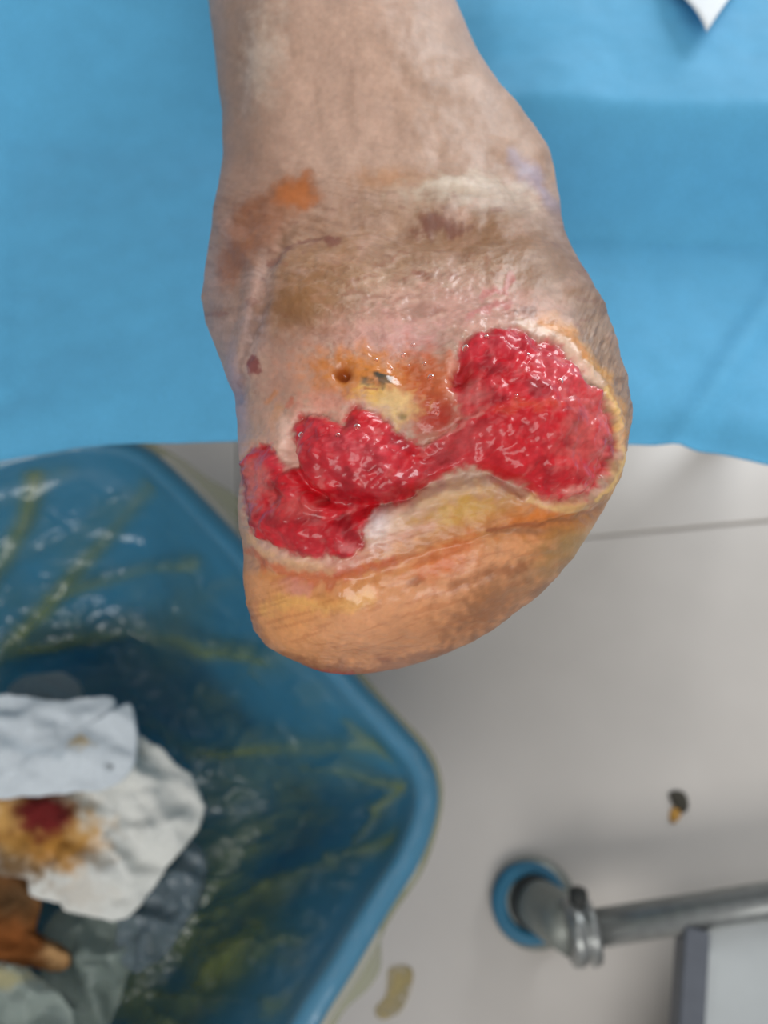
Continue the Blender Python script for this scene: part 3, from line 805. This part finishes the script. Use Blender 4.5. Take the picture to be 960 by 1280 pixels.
for kind, t in levels:
    if kind == 'out':
        rx_, ry_ = proj(np.c_[rim, np.full(NU, RZ)])
        fl_ = 0.15 + 1.1 * sstep(120, 170, rx_) * (1 - sstep(700, 800, ry_)) + 0.5 * sstep(1130, 1200, ry_)
        w = 0.0165 + 0.028 * fl_ * (0.30 - t) / 0.08 + 0.004 * np.sin(uu * 23) * (0.30 - t) / 0.08
        p = cc + (rim - cc) * wall_s(max(t, 0.01)) ** 0.25 + no * w[:, None]
        z = t + 0.012 * np.sin(uu * 5 + 1) * (0.30 - t) / 0.08
        rings.append(np.c_[p, z]); tin.append(-1)
    elif kind == 'lip':
        a = math.pi * t
        p = rim + no * (0.001 + 0.0135 * math.cos(a))
        rings.append(np.c_[p, np.full(NU, 0.2945 + 0.0135 * math.sin(a))]); tin.append(0)
    else:
        sc = 1 - 0.80 * t
        zz = RZ * 0.97 - 0.225 * (1 - (1 - min(t / 0.62, 1)) ** 1.25)
        # never outside the wall
        p = cc + (rim - cc) * sc + no * (-0.0135 * (1 - t))
        rings.append(np.c_[p, np.full(NU, zz)]); tin.append(t)
LV = np.array(rings).reshape(-1, 3); LT = np.repeat(tin, NU)
lx, ly = proj(LV)
inn = LT > 0
ease = np.where(inn, sstep(0.0, 0.10, LT), 0)
wlx = lx + 7 * fbm(lx / 110, ly / 110, 201, 2); wly = ly + 7 * fbm(lx / 110, ly / 110, 207, 2)
thick = np.zeros(len(LV)); lift = np.zeros(len(LV))
for pts, w in FOLDS:
    d = polydist(wlx, wly, pts)
    thick = np.maximum(thick, np.exp(-(d / (w * 1.35)) ** 2) * inn * (0.75 + 0.25 * np.sin(wlx / 37)))
    lift += 0.006 * np.exp(-(d / (w * 1.3)) ** 2)
crease = fbm(lx / 90 + 0.6 * ly / 90, ly / 55, 211, 4)
sharp = 1 - np.abs(fbm(lx / 70, ly / 48, 217, 3))
lift += 0.009 * crease + 0.007 * sstep(0.7, 1.0, sharp)
tocen = np.c_[-(LV[:, :2] - cc) / np.maximum(np.linalg.norm(LV[:, :2] - cc, axis=1, keepdims=True), 1e-6) * 0.6, np.full(len(LV), 0.8)]
lift = np.maximum(lift, -0.003)
LV = LV + tocen * (lift * ease)[:, None]
rimj = (LT <= 0) & (LT > -1)
LV[:, 2] += np.where(rimj, 0.0012 * (1 + fbm(lx / 20, ly / 20, 221, 3)), 0)
thick = np.maximum(thick, np.where(LT < 0, 0.8, 0))
thick = np.maximum(thick, 0.8 * inn * sstep(-0.05, 0.75, LT + 0.55 * crease) * (0.35 + 0.65 * sstep(900, 1150, ly)))
m_film = bpy.data.materials.new('yellow_film'); m_film.use_nodes = True
nt = m_film.node_tree; b = nt.nodes['Principled BSDF']; out = nt.nodes['Material Output']
b.inputs['Base Color'].default_value = srgb((160, 166, 74)); b.inputs['Roughness'].default_value = 0.32
b.inputs['Specular IOR Level'].default_value = 0.6
tr = nt.nodes.new('ShaderNodeBsdfTransparent'); tr.inputs[0].default_value = (0.97, 0.98, 0.93, 1)
tl = nt.nodes.new('ShaderNodeBsdfTranslucent'); tl.inputs[0].default_value = srgb((170, 172, 60))
mx = nt.nodes.new('ShaderNodeMixShader'); mx0 = nt.nodes.new('ShaderNodeMixShader'); mx0.inputs[0].default_value = 0.3
at = nt.nodes.new('ShaderNodeAttribute'); at.attribute_name = 'layers'
mr = nt.nodes.new('ShaderNodeMapRange'); mr.inputs['To Min'].default_value = 0.12; mr.inputs['To Max'].default_value = 0.60
nt.links.new(at.outputs['Fac'], mr.inputs['Value']); nt.links.new(mr.outputs['Result'], mx.inputs[0])
nt.links.new(b.outputs[0], mx0.inputs[1]); nt.links.new(tl.outputs[0], mx0.inputs[2])
nt.links.new(tr.outputs[0], mx.inputs[1]); nt.links.new(mx0.outputs[0], mx.inputs[2]); 
gl = nt.nodes.new('ShaderNodeBsdfGlossy'); gl.inputs['Roughness'].default_value = 0.22; gl.inputs['Color'].default_value = (0.9, 0.95, 1, 1)
mg = nt.nodes.new('ShaderNodeMixShader')
mg.inputs[0].default_value = 0.045; nt.links.new(mx.outputs[0], mg.inputs[1]); nt.links.new(gl.outputs[0], mg.inputs[2]); nt.links.new(mg.outputs[0], out.inputs['Surface'])
bump(nt, b, 12, 0.5, 0.015, 2)
for l_ in b.inputs['Normal'].links: nt.links.new(l_.from_socket, gl.inputs['Normal'])
liner = mesh_obj('bin_liner', LV, grid_faces(len(levels), NU), m_film, attrs={'layers': thick})
tag(liner, 'thin translucent yellow bag lining the blue waste bin', 'bin liner')

def wad(name, poly, z0, dome, amp, seed, mat, label, cat, paint=None, nr=46, na=150, deep=0.035, fold=1.0, group=None):
    """crumpled piece: an irregular outline, a creased top and an underside"""
    pts = np.array([unproj_z(a, c, z0)[:2] for a, c in poly])
    c0 = pts.mean(0)
    bd = catmull(pts, na)
    R = np.linspace(0.02, 1, nr)
    top = []; bot = []
    for r in R:
        p = c0 + (bd - c0) * r
        X, Y = p[:, 0], p[:, 1]
        n1 = fbm(X * 20 + seed, Y * 20, seed, 3)
        rd = 1 - np.abs(fbm(X * 11 - seed, Y * 17 + 0.5 * X * 11, seed + 7, 2))
        ed = 1 - r ** 4
        z = z0 + dome * (1 - r * r) + (amp * n1 + amp * fold * (sstep(0.55, 1, rd) - 0.4)) * (0.35 + 0.65 * ed)
        jx = 0.3 * amp * fbm(X * 40, Y * 40, seed + 20, 3); jy = 0.3 * amp * fbm(X * 40, Y * 40, seed + 25, 3)
        top.append(np.c_[X + jx, Y + jy, z])
        zb = z0 - deep * np.sqrt(np.clip(1 - r * r, 0, 1)) - 0.004
        bot.append(np.c_[X + jx, Y + jy, np.minimum(zb, z - 0.0015)])
    rings = top + bot[::-1][:]
    V = np.array(rings).reshape(-1, 3)
    Fs = [tuple(int(k) for k in f) for f in grid_faces(len(rings), na)]
    Fs.append(tuple(range(na))[::-1]); Fs.append(tuple(range((len(rings) - 1) * na, len(rings) * na)))
    ax, ay = proj(V)
    p = Paint(ax, ay, (225, 228, 226), 8, 26, seed)
    if paint: paint(p)
    o = mesh_obj(name, V, Fs, mat, colors=np.clip(p.c, 0, 1))
    bm_fix(o)
    return tag(o, label, cat, group)
def bm_fix(o):
    import bmesh
    bm = bmesh.new(); bm.from_mesh(o.data); bmesh.ops.recalc_face_normals(bm, faces=bm.faces); bm.to_mesh(o.data); bm.free()

m_gauze, nt, b = principled('gauze', (225, 228, 226), 0.9, attr=True); vary(nt, b, 250, 0.05, 4); bump(nt, b, 120, 0.35, 0.003, 5)
m_wrap, nt, b = principled('clear_wrap', (150, 165, 165), 0.18, attr=True)
b.inputs['Alpha'].default_value = 0.55; bump(nt, b, 60, 0.6, 0.006, 4)

def paint_pad(p):
    p.c[:] = lin((222, 230, 236))
    p.blob(100, 929, 16, 6, (196, 168, 112), 0.8, -4, 1.2, .4)
    p.blob(139, 955, 5, 4, (60, 72, 80), 0.9)
    p.line([(0, 930), (80, 945)], 8, (196, 210, 220), 0.5)
def paint_stained(p):
    p.c[:] = lin((228, 228, 222))
    p.blob(40, 1036, 88, 56, (206, 156, 76), 0.95, 10, 1.6, .2)
    p.blob(60, 1060, 52, 24, (186, 126, 44), 0.8, 10, 1.2, .2)
    p.blob(55, 1018, 42, 30, (112, 20, 18), 1, 0, 1.6, .15)
    p.blob(10, 1085, 46, 26, (110, 82, 50), 0.9, 0, 1.1, .5)
    p.blob(100, 1115, 40, 20, (206, 196, 182), 0.6, 10, 1, .5)
    p.blob(178, 943, 8, 6, (150, 150, 140), 0.6)
def flat(c1, *more):
    def f(p):
        p.c[:] = lin(c1)
        for m in more: p.blob(*m)
    return f
wad('gauze_sheet', [(-70, 880), (0, 868), (70, 876), (137, 871), (147, 893), (162, 879), (171, 917), (164, 962), (130, 985), (98, 990), (0, 998), (-70, 1000)], 0.200, 0.006, 0.005, 5, m_gauze,
    'folded white gauze sheet on top of the heap in the bin', 'gauze', paint_pad, deep=0.008, fold=0.8)
wad('gauze_wad', [(-70, 985), (50, 968), (110, 935), (172, 918), (216, 953), (240, 972), (254, 1014), (238, 1050), (201, 1093), (165, 1143), (126, 1149), (88, 1138), (43, 1118), (20, 1096), (-70, 1090)], 0.165, 0.014, 0.010, 9, m_gauze,
    'crumpled white gauze with a dark red and orange stain in the bin', 'gauze', paint_stained, deep=0.022)
wad('gauze_wad', [(10, 862), (40, 844), (85, 843), (100, 872), (70, 892), (20, 888)], 0.150, 0.006, 0.006, 15, m_gauze,
    'small grey gauze wad behind the folded white sheet in the bin', 'gauze', flat((150, 160, 164)))
wad('plastic_wrapper', [(232, 1052), (252, 1065), (258, 1100), (238, 1148), (205, 1192), (170, 1216), (148, 1190), (150, 1140), (190, 1100)], 0.125, 0.008, 0.010, 21, m_wrap,
    'crumpled dark grey clear wrapper right of the stained gauze', 'wrapper', flat((120, 136, 146)), fold=1.6)
wad('plastic_wrapper', [(70, 1140), (120, 1145), (168, 1150), (165, 1200), (146, 1258), (112, 1300), (66, 1250), (50, 1190)], 0.118, 0.010, 0.010, 25, m_wrap,
    'pale green grey clear wrapper below the stained gauze', 'wrapper', flat((158, 172, 164)), fold=1.6, deep=0.015)
wad('gauze_wad', [(-28, 1085), (20, 1088), (48, 1122), (44, 1165), (84, 1190), (76, 1216), (34, 1208), (-28, 1222)], 0.150, 0.008, 0.008, 31, m_gauze,
    'brown soaked gauze wad at the left under the white gauze', 'gauze',
    flat((120, 78, 38), (10, 1180, 60, 30, (150, 82, 26), 0.8), (70, 1198, 18, 16, (206, 160, 108), 0.9), (20, 1120, 30, 20, (96, 70, 40), 0.8)), deep=0.010)
wad('plastic_wrapper', [(-28, 1214), (10, 1208), (60, 1232), (88, 1266), (72, 1312), (-28, 1318)], 0.172, 0.012, 0.010, 37, m_wrap,
    'pale crumpled wrapper with a cream edge at the bottom left corner', 'wrapper', flat((186, 198, 190), (5, 1222, 34, 14, (226, 214, 160), 0.9)), fold=1.6, deep=0.012)

# ------------------------------------------------------------------ steel stool base at the lower right
m_blue, nt, b = principled('blue_rubber', (42, 108, 138), 0.6); vary(nt, b, 60, 0.08)
m_dark, nt, b = principled('dark_rubber', (46, 48, 46), 0.7); vary(nt, b, 60, 0.1)
m_cast, nt, b = principled('grey_casting', (134, 138, 132), 0.45, 0.45); vary(nt, b, 80, 0.1)
m_rail, nt, b = principled('violet_grey_rail', (104, 108, 116), 0.4, 0.4); vary(nt, b, 60, 0.06)
m_plate, nt, b = principled('plate', (198, 202, 202), 0.25, 0.35); vary(nt, b, 14, 0.06)
fp = unproj_z(668, 1128, 0.012)
st = empty('stool_base', (float(fp[0]), float(fp[1]), 0))
TZ = 0.085
cp = unproj_z(722, 1164, TZ)
up = np.array([0, 0, 1.0])
f0 = np.array([fp[0], fp[1], 0.0])
put(mesh_obj('foot_disc', *tube(f0, f0 + up * 0.020, [(0, .044), (.15, .0465), (.55, .0465), (.85, .043), (1, .036)], 44), m_cast), st)
def torus(c, R, r, n=44, m=12, tilt=0):
    V = []
    for i in range(n):
        a = 2 * math.pi * i / n
        for j in range(m):
            bb_ = 2 * math.pi * j / m
            V.append((c[0] + (R + r * math.cos(bb_)) * math.cos(a), c[1] + (R + r * math.cos(bb_)) * math.sin(a), c[2] + r * math.sin(bb_)))
    Fs = [(i * m + j, ((i + 1) % n) * m + j, ((i + 1) % n) * m + (j + 1) % m, i * m + (j + 1) % m) for i in range(n) for j in range(m)]
    return V, Fs
put(mesh_obj('rubber_ring', *torus(f0 + up * 0.016 - RIGHT * 0.006, .033, .0085), m_blue), st)
put(mesh_obj('socket', *tube(f0 + up * 0.019, f0 + up * 0.026, [(0, .029), (.6, .028), (1, .022)], 30), m_dark), st)
stem0 = f0 + up * 0.024
put(mesh_obj('stem', *tube(stem0, cp, [(0, .024), (.1, .026), (.6, .027), (1, .026)], 32), m_cast), st)
e1 = unproj_z(975, 1124, TZ); ax = (e1 - cp) / np.linalg.norm(e1 - cp)
tube_end = cp + ax * 0.75
put(mesh_obj('collar', *tube(cp - ax * 0.012, cp + ax * 0.016, [(0, .026), (.06, .031), (.35, .032), (.5, .0285), (.6, .0285), (.7, .033), (.95, .032), (1, .02)], 40), m_steel), st)
put(mesh_obj('clamp_screw', *tube(cp + up * 0.024 + np.array([0, 0.022, -0.012]), cp + up * 0.030 + np.array([0, 0.038, -0.010]), [(0, .007), (.3, .009), (.9, .009), (1, .007)], 16), m_dark), st)
put(mesh_obj('tube', *tube(cp + ax * 0.012, tube_end, [(0, .0175), (.995, .0175), (1, .015)], 32), m_steel), st)
b0 = unproj_z(866, 1160, TZ + 0.004)
perp = np.array([ax[1], -ax[0], 0.0])
bd = unproj_z(858, 1290, TZ + 0.004) - b0; bd /= np.linalg.norm(bd)
put(mesh_obj('side_rail', *bar(b0, b0 + bd * 0.34, 0.024, 0.028), m_rail, smooth=False), st)
# plate with an upturned bright lip beside the rail
side_v = np.cross(bd, up); side_v = side_v if side_v[0] > 0 else -side_v
q0 = b0 + side_v * 0.0125 + bd * 0.016
def slab(o_, a_, b_, z0_, z1_):
    V = []
    for z in (z0_, z1_):
        for s_, t_ in ((0, 0), (1, 0), (1, 1), (0, 1)):
            p = o_ + a_ * s_ + b_ * t_; V.append((p[0], p[1], z))
    return V, [(3, 2, 1, 0), (4, 5, 6, 7), (0, 1, 5, 4), (1, 2, 6, 5), (2, 3, 7, 6), (3, 0, 4, 7)]
put(mesh_obj('plate', *slab(b0 + side_v * 0.0125 + bd * 0.002, ax * 0.5, bd * 0.30, TZ - 0.012, TZ - 0.007), m_plate, smooth=False), st)
put(mesh_obj('plate_lip', *slab(q0, side_v * 0.009, bd * 0.30, TZ - 0.007, TZ + 0.012), m_plate, smooth=False), st)
far = tube_end - ax * 0.03; farf = np.array([far[0], far[1], 0.0])
put(mesh_obj('foot_disc', *tube(farf, farf + up * 0.020, [(0, .044), (.15, .0465), (.55, .0465), (.85, .043), (1, .036)], 44), m_cast), st)
put(mesh_obj('stem', *tube(farf + up * 0.018, far, [(0, .019), (1, .017)], 32), m_cast), st)
for k in (0.02, 0.47):
    q = b0 + bd * 0.325 + side_v * k
    put(mesh_obj('leg', *tube((q[0], q[1], 0), (q[0], q[1], TZ - 0.009), [(0, .012), (.05, .013), (1, .013)], 20), m_steel), st)
put(mesh_obj('cross_rail', *bar(b0 + bd * 0.325, b0 + bd * 0.325 + side_v * 0.51, 0.024, 0.026), m_rail, smooth=False), st)
tag(st, 'steel tube stool base with a round blue ringed foot on the tiles', 'stool')

# ------------------------------------------------------------------ small things on the floor
m_crumb, nt, b = principled('dark_crumb', (58, 54, 46), 0.8, attr=True)
def crumb(name, pts, z1, seed, c, label, cat, mat):
    P0 = np.array([unproj_z(a, c_, 0.001)[:2] for a, c_ in pts]); c0 = P0.mean(0); bd_ = catmull(P0, 40)
    R = [(0.999, 0.0006), (1.0, 0.0015 + z1 * .2), (0.8, z1 * .75), (0.45, z1), (0.1, z1 * .9)]
    V = np.array([np.c_[c0 + (bd_ - c0) * r, np.full(40, z) + (0.25 * z1 * fbm(bd_[:, 0] * 200 * r, bd_[:, 1] * 200 * r, seed, 2) if z > 0.002 else 0)] for r, z in R])
    Vl, Fl = loft([v for v in V])
    return tag(mesh_obj(name, Vl, Fl, mat, colors=np.tile(lin(c), (len(Vl), 1))), label, cat)
crumb('floor_crumb', [(836, 992), (847, 988), (857, 994), (860, 1010), (853, 1016), (843, 1008)], 0.006, 3, (62, 58, 48), 'small dark crumb of debris lying on the floor tiles', 'debris', m_crumb)
crumb('floor_crumb', [(839, 1011), (848, 1010), (851, 1018), (844, 1028), (837, 1024)], 0.004, 4, (186, 138, 62), 'tiny amber crumb beside the dark crumb on the floor', 'debris', m_crumb)
m_stain, nt, b = principled('ochre_stain', (188, 168, 112), 0.35)
tc = nt.nodes.new('ShaderNodeTexCoord'); ns = nt.nodes.new('ShaderNodeTexNoise'); ns.inputs['Scale'].default_value = 60
mr = nt.nodes.new('ShaderNodeMapRange'); mr.inputs['From Min'].default_value = .3; mr.inputs['From Max'].default_value = .65; mr.inputs['To Min'].default_value = .1; mr.inputs['To Max'].default_value = .7
nt.links.new(tc.outputs['Object'], ns.inputs['Vector']); nt.links.new(ns.outputs['Fac'], mr.inputs['Value']); nt.links.new(mr.outputs['Result'], b.inputs['Alpha'])
crumb('floor_stain', [(486, 1212), (502, 1206), (516, 1214), (512, 1240), (498, 1266), (476, 1274), (468, 1262), (482, 1244)], 0.0009, 6, (0, 0, 0), 'ochre yellow dried stain on the floor right of the bin', 'stain', m_stain)
